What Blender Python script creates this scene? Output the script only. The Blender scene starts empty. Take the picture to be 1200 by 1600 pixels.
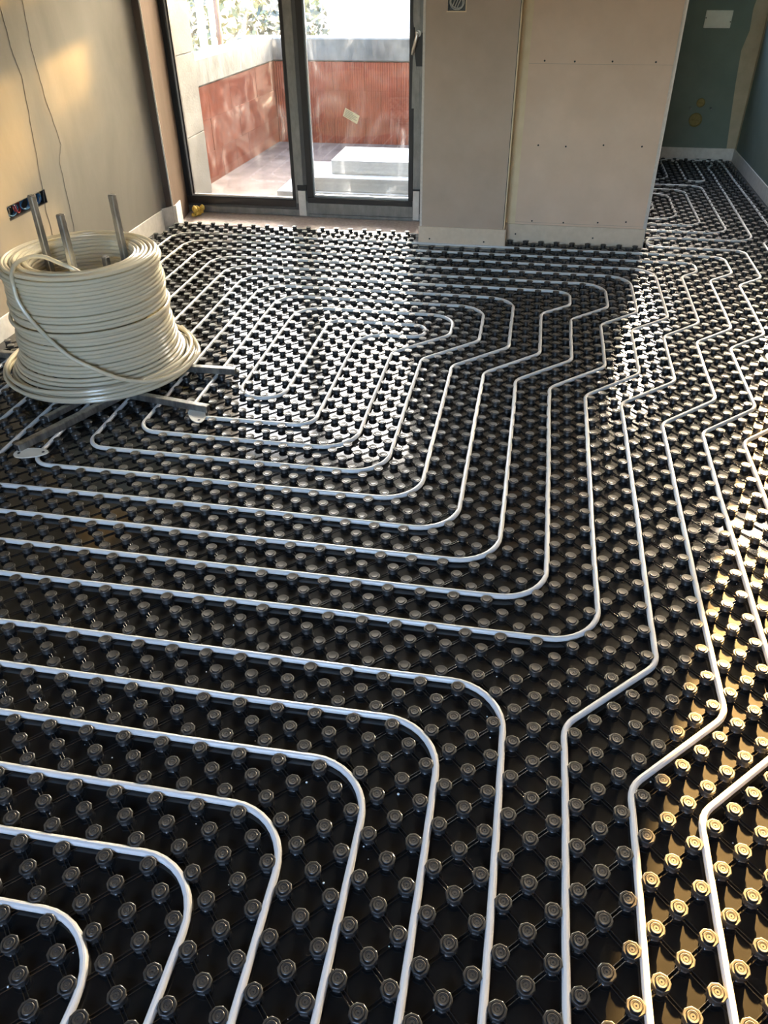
import bpy, math, random
import numpy as np
from mathutils import Matrix, Vector

random.seed(7)
RNG = np.random.default_rng(7)
SC = bpy.context.scene
COL = SC.collection
PI = math.pi

# ------------------------------------------------------------------ camera
CAM_POS = (0.01674, -0.72359, 1.59053)
CAM_ROT = ((0.9838987, 0.17849577, -0.00908921),      # right
           (0.09837701, -0.58332621, -0.80625833),    # down
           (-0.14921568, 0.79238235, -0.59149378))    # forward
FOCAL_PX = 1204.15
cam_data = bpy.data.cameras.new('camera')
cam = bpy.data.objects.new('camera', cam_data)
COL.objects.link(cam)
r_, d_, f_ = CAM_ROT
cam.matrix_world = Matrix(((r_[0], -d_[0], -f_[0], CAM_POS[0]),
                           (r_[1], -d_[1], -f_[1], CAM_POS[1]),
                           (r_[2], -d_[2], -f_[2], CAM_POS[2]),
                           (0, 0, 0, 1)))
cam_data.sensor_fit = 'VERTICAL'
cam_data.sensor_height = 36.0
cam_data.lens = FOCAL_PX / 1600.0 * 36.0
cam_data.clip_start = 0.02
cam_data.clip_end = 300
SC.camera = cam

# ------------------------------------------------------------------ world, sun, exposure
SUN_AZ = math.radians(16.5)     # to the right of straight ahead (+y)
SUN_EL = math.radians(13.0)
world = bpy.data.worlds.new('world')
SC.world = world
world.use_nodes = True
wn = world.node_tree
wn.nodes.clear()
w_out = wn.nodes.new('ShaderNodeOutputWorld')
w_bg = wn.nodes.new('ShaderNodeBackground')
w_sky = wn.nodes.new('ShaderNodeTexSky')
w_sky.sky_type = 'NISHITA'
w_sky.sun_disc = False
w_sky.sun_elevation = math.radians(20)
w_sky.sun_rotation = SUN_AZ
w_sky.dust_density = 4.5
w_mix = wn.nodes.new('ShaderNodeMixRGB')
w_mix.blend_type = 'MIX'
w_mix.inputs['Fac'].default_value = 0.0
w_mix.inputs['Color2'].default_value = (6, 6, 6, 1)
wn.links.new(w_sky.outputs['Color'], w_mix.inputs['Color1'])
wn.links.new(w_mix.outputs['Color'], w_bg.inputs['Color'])
w_bg.inputs['Strength'].default_value = 7.2
wn.links.new(w_bg.outputs['Background'], w_out.inputs['Surface'])

sun_data = bpy.data.lights.new('sun', 'SUN')
sun_data.energy = 135.0
sun_data.color = (1.0, 0.57, 0.185)
sun_data.angle = math.radians(0.7)
sun = bpy.data.objects.new('sun', sun_data)
COL.objects.link(sun)
sun_dir = Vector((math.sin(SUN_AZ) * math.cos(SUN_EL), math.cos(SUN_AZ) * math.cos(SUN_EL), math.sin(SUN_EL)))
sun.rotation_euler = sun_dir.to_track_quat('Z', 'Y').to_euler()
sun.location = (3, 12, 6)

SC.view_settings.view_transform = 'Standard'
SC.view_settings.look = 'None'
SC.view_settings.gamma = 1.0
SC.view_settings.use_curve_mapping = False
SC.view_settings.exposure = 0.0
SC.cycles.max_bounces = 10
SC.cycles.diffuse_bounces = 6
SC.cycles.glossy_bounces = 4
SC.cycles.transparent_max_bounces = 16
SC.cycles.sample_clamp_indirect = 8.0
SC.cycles.use_denoising = True


def portal(name, loc, rot, sx, sy):
    d = bpy.data.lights.new(name, 'AREA')
    d.shape = 'RECTANGLE'
    d.size = sx
    d.size_y = sy
    d.cycles.is_portal = True
    o = bpy.data.objects.new(name, d)
    o.location = loc
    o.rotation_euler = rot
    COL.objects.link(o)


# sky portals of the room's real openings
portal('portal_balcony_door', (-1.70, 5.30, 1.10), (-PI / 2, 0, 0), 1.9, 2.3)
portal('portal_side_window', (2.235, 5.50, 1.455), (-PI / 2, 0, 0), .68, 1.58)
portal('portal_back_window', (-0.75, -2.32, 1.6), (PI / 2, 0, 0), 1.5, 1.4)
portal('portal_bath_window', (1.3, 7.36, 1.935), (-PI / 2, 0, 0), 0.62, 1.3)

# ------------------------------------------------------------------ materials


def new_mat(name):
    m = bpy.data.materials.new(name)
    m.use_nodes = True
    nt = m.node_tree
    return m, nt, nt.nodes['Principled BSDF'], nt.nodes['Material Output']


def coords(nt, scale=(1, 1, 1), kind='Object'):
    tc = nt.nodes.new('ShaderNodeTexCoord')
    mp = nt.nodes.new('ShaderNodeMapping')
    mp.inputs['Scale'].default_value = scale
    nt.links.new(tc.outputs[kind], mp.inputs['Vector'])
    return mp.outputs['Vector']


def noise(nt, vec, scale, detail=4, rough=0.55, dist=0.0):
    n = nt.nodes.new('ShaderNodeTexNoise')
    n.inputs['Scale'].default_value = scale
    n.inputs['Detail'].default_value = detail
    n.inputs['Roughness'].default_value = rough
    n.inputs['Distortion'].default_value = dist
    nt.links.new(vec, n.inputs['Vector'])
    return n.outputs['Fac']


def ramp(nt, fac, stops):
    r = nt.nodes.new('ShaderNodeValToRGB')
    el = r.color_ramp.elements
    while len(el) > 1:
        el.remove(el[-1])
    el[0].position, el[0].color = stops[0][0], (*stops[0][1], 1)
    for p, c in stops[1:]:
        e = el.new(p)
        e.color = (*c, 1)
    nt.links.new(fac, r.inputs['Fac'])
    return r.outputs['Color']


def bump(nt, bsdf, fac, strength, dist=0.01):
    b = nt.nodes.new('ShaderNodeBump')
    b.inputs['Strength'].default_value = strength
    b.inputs['Distance'].default_value = dist
    nt.links.new(fac, b.inputs['Height'])
    nt.links.new(b.outputs['Normal'], bsdf.inputs['Normal'])


def mat(name, c1, c2=None, rough=0.6, nscale=6, stretch=(1, 1, 1), metal=0.0, spec=0.5, bstr=0.0, bscale=None,
        detail=4, pos=(0.35, 0.68), bdist=0.01, dist=0.0, rough_var=0.0):
    m, nt, b, _ = new_mat(name)
    b.inputs['Roughness'].default_value = rough
    b.inputs['Metallic'].default_value = metal
    b.inputs['Specular IOR Level'].default_value = spec
    v = coords(nt, stretch)
    if c2 is None:
        b.inputs['Base Color'].default_value = (*c1, 1)
    else:
        f = noise(nt, v, nscale, detail, 0.6, dist)
        nt.links.new(ramp(nt, f, [(pos[0], c1), (pos[1], c2)]), b.inputs['Base Color'])
    if rough_var:
        f2 = noise(nt, v, nscale * 2.3, 3)
        lo, hi = max(0.02, rough - rough_var), rough + rough_var
        nt.links.new(ramp(nt, f2, [(0.3, (lo,) * 3), (0.7, (hi,) * 3)]), b.inputs['Roughness'])
    if bstr:
        bump(nt, b, noise(nt, v, bscale or nscale * 4, 5), bstr, bdist)
    return m


M = {}
M['mat_black'] = mat('black_polystyrene', (0.0035, 0.0038, 0.0042), (0.007, 0.007, 0.007), rough=0.58, nscale=9, spec=0.07,
                     bstr=0.14, bscale=16, bdist=0.004, rough_var=0.05)
M['nub_black'] = mat('black_polystyrene_nub', (0.005, 0.0052, 0.0056), (0.011, 0.011, 0.0105), rough=0.58, nscale=60, spec=0.80,
                     bstr=0.10, bscale=700, bdist=0.0005)
for k_, w_, r_c in (('mat_black', 0.9, 0.10), ('nub_black', 0.30, 0.13)):
    b_ = M[k_].node_tree.nodes['Principled BSDF']
    b_.inputs['Coat Weight'].default_value = w_
    b_.inputs['Coat Roughness'].default_value = r_c
    b_.inputs['Coat IOR'].default_value = 1.6
M['screed'] = mat('screed', (0.60, 0.50, 0.46), (0.80, 0.72, 0.68), rough=0.9, nscale=40, bstr=0.3, bscale=180)
M['foam_strip'] = mat('edge_foam', (0.62, 0.60, 0.56), (0.74, 0.72, 0.68), rough=0.75, nscale=25, bstr=0.25, bscale=230, bdist=0.004)
M['foam_cream'] = mat('cream_edge_foam', (0.70, 0.585, 0.45), (0.77, 0.65, 0.51), rough=0.75, nscale=25, bstr=0.15, bscale=230, bdist=0.003)
M['wall_paint'] = mat('skimmed_plaster', (0.222, 0.211, 0.190), (0.272, 0.258, 0.232), rough=0.95, spec=0.04, nscale=2.2, stretch=(1, 1, .45),
                      bstr=0.12, bscale=14, dist=0.6)
M['compound'] = mat('joint_compound', (0.72, 0.60, 0.40), (0.80, 0.68, 0.48), rough=0.85, nscale=9, bstr=0.15, bscale=30)
M['compound_shaded'] = mat('joint_compound_shaded', (0.42, 0.37, 0.26), (0.50, 0.44, 0.32), rough=0.85, nscale=9, bstr=0.15, bscale=30)  # same joint compound, with the bathroom's dimness put into its colour
M['gypsum'] = mat('gypsum_board_paper', (0.46, 0.375, 0.30), (0.51, 0.42, 0.34), rough=0.9, nscale=5, bstr=0.04, bscale=300)
M['gypsum_lit'] = mat('gypsum_board_paper_lit', (0.72, 0.56, 0.43), (0.78, 0.61, 0.475), rough=0.9, nscale=5, bstr=0.04, bscale=300)  # same board paper, lightened: warm light on the recess put into its colour
M['gypsum_shaded'] = mat('gypsum_board_paper_pink_shaded', (0.105, 0.079, 0.064), (0.135, 0.102, 0.084), rough=0.95, spec=0.02, nscale=5, stretch=(1, 1, .2), bstr=0.04, bscale=300)  # pinkish board paper with the reveal's shade put into its colour
M['gypsum_core'] = mat('gypsum_core', (0.60, 0.57, 0.52), (0.72, 0.69, 0.64), rough=0.9, nscale=60)
M['green_board'] = mat('moisture_resistant_board', (0.135, 0.185, 0.16), (0.165, 0.215, 0.185), rough=0.85, nscale=4, bstr=0.03, bscale=300)
M['ceiling'] = mat('ceiling_plaster', (0.13, 0.125, 0.12), (0.17, 0.165, 0.155), rough=0.9, nscale=3)
M['alu_grey'] = mat('anthracite_frame', (0.050, 0.055, 0.060), (0.062, 0.067, 0.072), rough=0.45, nscale=20)
M['film_grey'] = mat('protective_film', (0.17, 0.175, 0.17), (0.25, 0.255, 0.245), rough=0.35, nscale=25, stretch=(1, 1, .4), bstr=0.2, bscale=60)
M['gasket'] = mat('black_gasket', (0.008, 0.008, 0.009), rough=0.5)
M['spacer'] = mat('aluminium_spacer', (0.62, 0.63, 0.64), rough=0.35, metal=0.7)
M['steel'] = mat('galvanised_steel', (0.20, 0.202, 0.196), (0.44, 0.44, 0.42), rough=0.36, nscale=35, stretch=(1, 1, .3), metal=0.85)
M['dark_steel'] = mat('dark_tube_end', (0.02, 0.02, 0.022), rough=0.6)
M['foot_plate'] = mat('cream_plastic', (0.72, 0.69, 0.60), (0.80, 0.77, 0.68), rough=0.5, nscale=15)
M['concrete'] = mat('board_concrete', (0.105, 0.10, 0.088), (0.145, 0.138, 0.122), rough=0.92, nscale=7, bstr=0.25, bscale=60)
M['concrete_beam'] = mat('rough_concrete', (0.11, 0.106, 0.097), (0.19, 0.184, 0.166), rough=0.92, nscale=9, stretch=(1, 1, 0.5), bstr=0.4, bscale=40)
M['brick'] = mat('clay_block', (0.23, 0.056, 0.024), (0.31, 0.082, 0.040), rough=0.88, nscale=8, bstr=0.2, bscale=150)
M['balcony_floor'] = mat('balcony_screed', (0.105, 0.066, 0.050), (0.22, 0.165, 0.135), rough=0.85, nscale=4.5, bstr=0.2, bscale=60, detail=6)
M['eps'] = mat('white_foam_board', (0.60, 0.60, 0.59), (0.68, 0.68, 0.67), rough=0.8, nscale=120, bstr=0.12, bscale=260)
M['metal_nail'] = mat('dark_screw', (0.02, 0.018, 0.016), rough=0.5)
M['plate_white'] = mat('white_plastic_cover', (0.80, 0.80, 0.70), (0.86, 0.86, 0.76), rough=0.5, nscale=20)
M['cap_yellow'] = mat('yellow_plug', (0.20, 0.165, 0.04), (0.25, 0.21, 0.06), rough=0.5, nscale=30)
M['wire_blue'] = mat('blue_wire', (0.03, 0.11, 0.24), rough=0.25)
M['wire_red'] = mat('red_wire', (0.30, 0.02, 0.02), rough=0.3)
M['wire_grey'] = mat('grey_wire', (0.62, 0.60, 0.56), rough=0.4)
M['box_dark'] = mat('dark_box', (0.012, 0.012, 0.014), rough=0.4)
M['yellow_foam'] = mat('expanding_foam', (0.55, 0.38, 0.05), (0.72, 0.55, 0.14), rough=0.8, nscale=60, bstr=0.5, bscale=90)
M['leaf'] = mat('hedge_leaf', (0.018, 0.026, 0.016), (0.05, 0.06, 0.042), rough=0.5, nscale=3)
M['leaf_yellow'] = mat('autumn_leaf', (0.10, 0.11, 0.045), (0.18, 0.175, 0.08), rough=0.5, nscale=3)
M['bark'] = mat('bark', (0.10, 0.07, 0.05), rough=0.9)
M['white_render'] = mat('white_render', (0.84, 0.84, 0.82), (0.90, 0.90, 0.88), rough=0.9, nscale=2)
M['post_white'] = mat('white_painted_post', (0.85, 0.85, 0.83), rough=0.6)
M['post_brown'] = mat('brown_downpipe', (0.16, 0.075, 0.04), (0.22, 0.10, 0.06), rough=0.5, nscale=10)
M['ground'] = mat('pale_ground', (0.20, 0.19, 0.165), (0.27, 0.26, 0.23), rough=0.95, nscale=1.5)
M['sticker'] = None
M['ink'] = mat('label_ink', (0.30, 0.33, 0.30), rough=0.7)
M['steel_handle'] = mat('satin_handle', (0.62, 0.62, 0.60), rough=0.28, metal=0.9)
M['crumb'] = mat('white_foam_crumb', (0.85, 0.85, 0.84), rough=0.8)


def pipe_material(name, col, trans):
    m, nt, b, out = new_mat(name)
    b.inputs['Base Color'].default_value = (*col, 1)
    b.inputs['Roughness'].default_value = 0.30
    b.inputs['Specular IOR Level'].default_value = 0.5
    t = nt.nodes.new('ShaderNodeBsdfTranslucent')
    t.inputs['Color'].default_value = (col[0] * .98, col[1] * .95, col[2] * .82, 1)
    mx = nt.nodes.new('ShaderNodeMixShader')
    mx.inputs['Fac'].default_value = trans
    nt.links.new(b.outputs['BSDF'], mx.inputs[1])
    nt.links.new(t.outputs['BSDF'], mx.inputs[2])
    nt.links.new(mx.outputs['Shader'], out.inputs['Surface'])
    return m


M['sticker'] = pipe_material('paper_label', (0.80, 0.79, 0.72), 0.30)
M['pipe'] = pipe_material('white_pex_pipe', (0.76, 0.765, 0.76), 0.12)
M['coil'] = pipe_material('cream_pex_pipe', (0.74, 0.69, 0.55), 0.36)
M['coil'].node_tree.nodes['Principled BSDF'].inputs['Roughness'].default_value = 0.2


def glass_material():
    m, nt, b, out = new_mat('dusty_glass')
    nt.nodes.remove(b)
    tr = nt.nodes.new('ShaderNodeBsdfTransparent')
    tr.inputs['Color'].default_value = (0.80, 0.81, 0.80, 1)
    gl = nt.nodes.new('ShaderNodeBsdfGlossy')
    gl.inputs['Roughness'].default_value = 0.02
    fr = nt.nodes.new('ShaderNodeFresnel')
    fr.inputs['IOR'].default_value = 1.45
    m1 = nt.nodes.new('ShaderNodeMixShader')
    nt.links.new(fr.outputs['Fac'], m1.inputs['Fac'])
    nt.links.new(tr.outputs['BSDF'], m1.inputs[1])
    nt.links.new(gl.outputs['BSDF'], m1.inputs[2])
    # dust and wipe marks: thin translucent white film
    df = nt.nodes.new('ShaderNodeBsdfTranslucent')
    df.inputs['Color'].default_value = (0.9, 0.9, 0.88, 1)
    v = coords(nt, (1, 1, 0.55))
    a = noise(nt, v, 4.5, 6, 0.65, 1.6)
    c = ramp(nt, a, [(0.44, (0.0015,) * 3), (0.58, (0.010,) * 3), (0.70, (0.055,) * 3)])
    v2 = coords(nt, (26, 26, 3))
    s = ramp(nt, noise(nt, v2, 1.0, 3, 0.5), [(0.60, (0.0,) * 3), (0.78, (0.012,) * 3)])
    ad = nt.nodes.new('ShaderNodeMixRGB')
    ad.blend_type = 'ADD'
    ad.inputs['Fac'].default_value = 1
    nt.links.new(c, ad.inputs['Color1'])
    nt.links.new(s, ad.inputs['Color2'])
    m2 = nt.nodes.new('ShaderNodeMixShader')
    nt.links.new(ad.outputs['Color'], m2.inputs['Fac'])
    nt.links.new(m1.outputs['Shader'], m2.inputs[1])
    nt.links.new(df.outputs['BSDF'], m2.inputs[2])
    nt.links.new(m2.outputs['Shader'], out.inputs['Surface'])
    return m


M['glass'] = glass_material()

# ------------------------------------------------------------------ mesh helpers


def tag(o, label=None, cat=None, group=None, kind=None):
    if label:
        o['label'] = label
    if cat:
        o['category'] = cat
    if group:
        o['group'] = group
    if kind:
        o['kind'] = kind
    return o


def link(name, me, parent=None, loc=None):
    o = bpy.data.objects.new(name, me)
    COL.objects.link(o)
    if parent is not None:
        o.parent = parent
    if loc is not None:
        o.location = loc
    return o


def empty(name, loc=(0, 0, 0)):
    o = bpy.data.objects.new(name, None)
    o.location = loc
    o.empty_display_size = 0.1
    COL.objects.link(o)
    return o


class MB:
    """collects polygons, links them as one mesh object"""

    def __init__(self):
        self.v = []
        self.f = []
        self.n = 0

    def add(self, verts, faces):
        self.v.append(np.asarray(verts, float).reshape(-1, 3))
        n = self.n
        self.f.extend([tuple(i + n for i in f) for f in faces])
        self.n += len(self.v[-1])
        return self

    def box(self, a, b, bev=0.0):
        x0, y0, z0 = (min(a[i], b[i]) for i in range(3))
        x1, y1, z1 = (max(a[i], b[i]) for i in range(3))
        if bev <= 0:
            v = [(x0, y0, z0), (x1, y0, z0), (x1, y1, z0), (x0, y1, z0), (x0, y0, z1), (x1, y0, z1), (x1, y1, z1), (x0, y1, z1)]
            f = [(3, 2, 1, 0), (4, 5, 6, 7), (0, 1, 5, 4), (1, 2, 6, 5), (2, 3, 7, 6), (3, 0, 4, 7)]
            return self.add(v, f)
        e = min(bev, (x1 - x0) * .45, (y1 - y0) * .45, (z1 - z0) * .45)
        v, idx = [], {}

        def put(p):
            k = tuple(round(c, 7) for c in p)
            if k not in idx:
                idx[k] = len(v)
                v.append(p)
            return idx[k]
        X, Y, Z = (x0, x1), (y0, y1), (z0, z1)
        sx = (1, -1)

        def P(i, j, k, ax):
            p = [X[i] + sx[i] * e, Y[j] + sx[j] * e, Z[k] + sx[k] * e]
            p[ax] = (X[i], Y[j], Z[k])[ax]
            return put(tuple(p))
        f = []
        for s in (0, 1):
            q = [P(s, 0, 0, 0), P(s, 1, 0, 0), P(s, 1, 1, 0), P(s, 0, 1, 0)]
            f.append(q if s else q[::-1])
            q = [P(0, s, 0, 1), P(0, s, 1, 1), P(1, s, 1, 1), P(1, s, 0, 1)]
            f.append(q if s else q[::-1])
            q = [P(0, 0, s, 2), P(1, 0, s, 2), P(1, 1, s, 2), P(0, 1, s, 2)]
            f.append(q if s else q[::-1])
        for j in (0, 1):
            for k in (0, 1):
                q = [P(0, j, k, 1), P(1, j, k, 1), P(1, j, k, 2), P(0, j, k, 2)]
                f.append(q if (j ^ k) == 0 and False else q)
        for i in (0, 1):
            for k in (0, 1):
                f.append([P(i, 0, k, 0), P(i, 1, k, 0), P(i, 1, k, 2), P(i, 0, k, 2)])
        for i in (0, 1):
            for j in (0, 1):
                f.append([P(i, j, 0, 0), P(i, j, 1, 0), P(i, j, 1, 1), P(i, j, 0, 1)])
        for i in (0, 1):
            for j in (0, 1):
                for k in (0, 1):
                    f.append([P(i, j, k, 0), P(i, j, k, 1), P(i, j, k, 2)])
        c = np.array([(x0 + x1) / 2, (y0 + y1) / 2, (z0 + z1) / 2])
        vv = np.array(v)
        g = []
        for q in f:
            n = np.cross(vv[q[1]] - vv[q[0]], vv[q[2]] - vv[q[0]])
            if n @ (vv[list(q)].mean(0) - c) < 0:
                q = list(q)[::-1]
            g.append(tuple(q))
        return self.add(v, g)

    def obox(self, p0, p1, w, h, up=(0, 0, 1), bev=0.0):
        """box beam from p0 to p1, width w, height h"""
        p0, p1 = np.array(p0, float), np.array(p1, float)
        d = p1 - p0
        L = np.linalg.norm(d)
        d /= L
        u = np.array(up, float)
        s = np.cross(d, u)
        s /= np.linalg.norm(s)
        u = np.cross(s, d)
        mb = MB().box((0, -w / 2, -h / 2), (L, w / 2, h / 2), bev)
        v = mb.v[0]
        return self.add(p0 + v[:, :1] * d + v[:, 1:2] * (-s) + v[:, 2:3] * u, mb.f)

    def lathe(self, prof, seg=24, c=(0, 0, 0), axis='z', wob=None):
        """prof: list of (r, z) from the bottom to the top"""
        th = np.arange(seg) * 2 * PI / seg
        v, f = [], []
        for k, (r, z) in enumerate(prof):
            rr = np.full(seg, r) if wob is None else r * wob(th, r)
            v.append(np.stack([rr * np.cos(th), rr * np.sin(th), np.full(seg, z)], 1))
        v = np.concatenate(v)
        for k in range(len(prof) - 1):
            for s in range(seg):
                t = (s + 1) % seg
                f.append((k * seg + s, k * seg + t, (k + 1) * seg + t, (k + 1) * seg + s))
        f.append(tuple(range(seg))[::-1])
        f.append(tuple((len(prof) - 1) * seg + s for s in range(seg)))
        if axis == 'y':
            v = v[:, [0, 2, 1]] * np.array([1, -1, 1])
        elif axis == 'x':
            v = v[:, [2, 1, 0]]
        return self.add(v + np.array(c), f)

    def tube(self, pts, r, seg=10, closed=False, cap=True):
        P = np.asarray(pts, float)
        n = len(P)
        if closed:
            T = np.roll(P, -1, 0) - np.roll(P, 1, 0)
        else:
            T = np.gradient(P, axis=0)
        T /= np.linalg.norm(T, axis=1, keepdims=True) + 1e-12
        U = np.zeros_like(P)
        u = np.array([0, 0, 1.0]) if abs(T[0][2]) < .9 else np.array([1.0, 0, 0])
        for i in range(n):
            u = u - T[i] * (u @ T[i])
            u /= np.linalg.norm(u) + 1e-12
            U[i] = u
        W = np.cross(T, U)
        th = np.arange(seg) * 2 * PI / seg
        R = np.broadcast_to(np.asarray(r, float), (n,))
        v = P[:, None] + R[:, None, None] * (np.cos(th)[None, :, None] * U[:, None] + np.sin(th)[None, :, None] * W[:, None])
        f = []
        m = n if closed else n - 1
        for i in range(m):
            a, b = i * seg, ((i + 1) % n) * seg
            for s in range(seg):
                t = (s + 1) % seg
                f.append((a + s, a + t, b + t, b + s))
        if not closed and cap:
            f.append(tuple(range(seg))[::-1])
            f.append(tuple((n - 1) * seg + s for s in range(seg)))
        return self.add(v.reshape(-1, 3), f)

    def mesh(self, name, m, smooth=False):
        me = bpy.data.meshes.new(name)
        V = np.concatenate(self.v)
        me.from_pydata(V.tolist(), [], self.f)
        me.materials.append(m)
        if smooth:
            me.shade_smooth()
            try:
                me.set_sharp_from_angle(angle=math.radians(30))
            except Exception:
                pass
        me.update()
        return me

    def build(self, name, m, parent=None, loc=None, smooth=False):
        return link(name, self.mesh(name, m, smooth), parent, loc)


def repeat_mesh(name, V, F3, F4, offs, rot, m, zs=None, smooth=True):
    """many copies of one small shape joined into a single mesh, fast"""
    n, k = len(offs), len(V)
    c, s = np.cos(rot)[:, None], np.sin(rot)[:, None]
    X = V[None, :, 0] * c - V[None, :, 1] * s + offs[:, 0:1]
    Y = V[None, :, 0] * s + V[None, :, 1] * c + offs[:, 1:2]
    Z = np.broadcast_to(V[None, :, 2], (n, k)) + (offs[:, 2:3] if offs.shape[1] > 2 else 0)
    co = np.stack([X, Y, Z], -1).reshape(-1, 3).astype(np.float32)
    base = (np.arange(n) * k)[:, None, None]
    L, st, tot = [], [], []
    lv = []
    if F4 is not None and len(F4):
        lv.append((np.asarray(F4)[None] + base).reshape(-1))
        tot.append(np.full(n * len(F4), 4))
    if F3 is not None and len(F3):
        lv.append((np.asarray(F3)[None] + base).reshape(-1))
        tot.append(np.full(n * len(F3), 3))
    lv = np.concatenate(lv).astype(np.int32)
    tot = np.concatenate(tot).astype(np.int32)
    st = np.concatenate([[0], np.cumsum(tot)[:-1]]).astype(np.int32)
    me = bpy.data.meshes.new(name)
    me.vertices.add(len(co))
    me.vertices.foreach_set('co', co.reshape(-1))
    me.loops.add(len(lv))
    me.loops.foreach_set('vertex_index', lv)
    me.polygons.add(len(tot))
    me.polygons.foreach_set('loop_start', st)
    me.polygons.foreach_set('loop_total', tot)
    me.update(calc_edges=True)
    me.materials.append(m)
    if smooth:
        me.shade_smooth()
        try:
            me.set_sharp_from_angle(angle=math.radians(48))
        except Exception:
            pass
    return me


def tri_quads(mb):
    """split the faces of an MB into triangle and quad arrays (n-gons fanned)"""
    f3, f4 = [], []
    for f in mb.f:
        if len(f) == 4:
            f4.append(f)
        elif len(f) == 3:
            f3.append(f)
        else:
            for i in range(1, len(f) - 1):
                f3.append((f[0], f[i], f[i + 1]))
    return np.concatenate(mb.v), np.array(f3), np.array(f4)


def project(P):
    q = (np.asarray(P, float) - np.array(CAM_POS)) @ np.array(CAM_ROT).T
    return 600 + FOCAL_PX * q[:, 0] / q[:, 2], 800 + FOCAL_PX * q[:, 1] / q[:, 2], q[:, 2]


U = 0.05                     # lattice step of the nubbed mat
SLAB = -0.05                 # top of the screed under the mat
# wall faces
XL, YCOL, YREC, YNICHE, YB, XR = -2.555, 4.385, 4.555, 4.64, 7.22, 1.765
DOOR_Y = 5.10
CEIL = 2.72

# ------------------------------------------------------------------ the room shell
floor = MB().box((-2.9, -2.3, -0.25), (4.7, 5.16, SLAB)).box((-0.55, 5.16, -0.25), (2.0, 7.5, SLAB)).build('floor', M['screed'])
tag(floor, 'pinkish bare screed showing below the balcony door', kind='structure')
ceiling = MB().box((-2.9, -2.3, CEIL), (4.7, 5.3, CEIL + .2)).box((-0.55, 5.3, CEIL), (2.0, 7.5, CEIL + .2)).build('ceiling', M['ceiling'])
tag(ceiling, kind='structure')


def wall_x(name, x0, x1, y0, y1, z0, z1, m, hole=None):
    """wall in the yz plane with one rectangular hole (ya, yb, za, zb)"""
    mb = MB()
    if hole is None:
        mb.box((x0, y0, z0), (x1, y1, z1))
    else:
        ya, yb, za, zb = hole
        mb.box((x0, y0, z0), (x1, ya, z1)).box((x0, yb, z0), (x1, y1, z1))
        mb.box((x0, ya, z0), (x1, yb, za)).box((x0, ya, zb), (x1, yb, z1))
    return tag(mb.build(name, m), kind='structure')


def wall_y(name, y0, y1, x0, x1, z0, z1, m, hole=None):
    mb = MB()
    if hole is None:
        mb.box((x0, y0, z0), (x1, y1, z1))
    else:
        xa, xb, za, zb = hole
        mb.box((x0, y0, z0), (xa, y1, z1)).box((xb, y0, z0), (x1, y1, z1))
        if za > z0:
            mb.box((xa, y0, z0), (xb, y1, za))
        mb.box((xa, y0, zb), (xb, y1, z1))
    return tag(mb.build(name, m), kind='structure')


OUTLET = (2.865, 3.226, 0.493, 0.562)
wall_left = wall_x('wall_left', XL - .1, XL, -2.3, YNICHE + .02, SLAB, CEIL, M['wall_paint'], OUTLET)
wall_left['label'] = 'skimmed beige wall with cracked joint lines and low golden sun on it'
# ragged lines of old joint tape on the left wall


def ragged(yz, w=0.006, t=0.0008):
    mb = MB()
    P = []
    for (y0, z0), (y1, z1) in zip(yz[:-1], yz[1:]):
        for t_ in np.linspace(0, 1, 9)[:-1]:
            P.append((XL + .0005, y0 + (y1 - y0) * t_ + random.uniform(-.004, .004), z0 + (z1 - z0) * t_))
    P.append((XL + .0005, yz[-1][0], yz[-1][1]))
    return mb.tube(P, t, 5)


ragged([(3.45, 2.0), (3.445, 1.39), (3.42, 1.18), (3.44, .97), (3.485, .73), (3.43, .66), (3.42, .40), (3.40, .10)]).build('tape_edge', M['wall_paint'], wall_left, smooth=True)
ragged([(3.24, 2.0), (3.244, 1.33), (3.25, 1.18), (3.28, 1.08), (3.225, .68), (3.19, .45), (3.19, .10)]).build('tape_edge', M['wall_paint'], wall_left, smooth=True)

# narrow return and splayed reveal left of the door
v = [(XL, YNICHE, SLAB), (-2.500, YNICHE, SLAB), (-2.585, DOOR_Y, SLAB), (-2.80, DOOR_Y, SLAB), (-2.80, YNICHE, SLAB)]
n5 = len(v)
v = v + [(a, b, CEIL) for a, b, _ in v]
f = [tuple(range(n5))[::-1], tuple(range(n5, 2 * n5))] + [(i, (i + 1) % n5, (i + 1) % n5 + n5, i + n5) for i in range(n5)]
reveal = MB().add(v, f).build('wall_door_reveal', M['gypsum_shaded'])
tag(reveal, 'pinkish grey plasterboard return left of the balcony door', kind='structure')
MB().obox((-2.503, YNICHE - .001, .10), (-2.503, YNICHE - .001, CEIL), .010, .003, up=(0, 1, 0)).build('corner_bead', M['gypsum_core'], reveal)

# column between the door and the recessed wall
CBOX = (-0.551, -0.452, 1.298, 1.38)
col = MB()
xa, xb, za, zb = CBOX
col.box((-.686, YCOL, SLAB), (xa, YCOL + .05, CEIL)).box((xb, YCOL, SLAB), (-.142, YCOL + .05, CEIL))
col.box((xa, YCOL, SLAB), (xb, YCOL + .05, za)).box((xa, YCOL, zb), (xb, YCOL + .05, CEIL))
col.box((-.686, YCOL + .05, SLAB), (-.142, 5.3, CEIL))
column = tag(col.build('wall_column', M['gypsum']), 'grey beige plasterboard pier right of the balcony door', kind='structure')
MB().box((-.688, YCOL - .002, .11), (-.674, YCOL + .03, CEIL)).build('corner_bead', M['gypsum_core'], column)
MB().box((-.146, YCOL - .001, .11), (-.139, YREC, CEIL)).build('joint_band', M['compound'], column)
MB().box((-.150, YCOL - .002, .11), (-.1465, YCOL + .002, CEIL)).build('open_joint', M['box_dark'], column)

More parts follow.
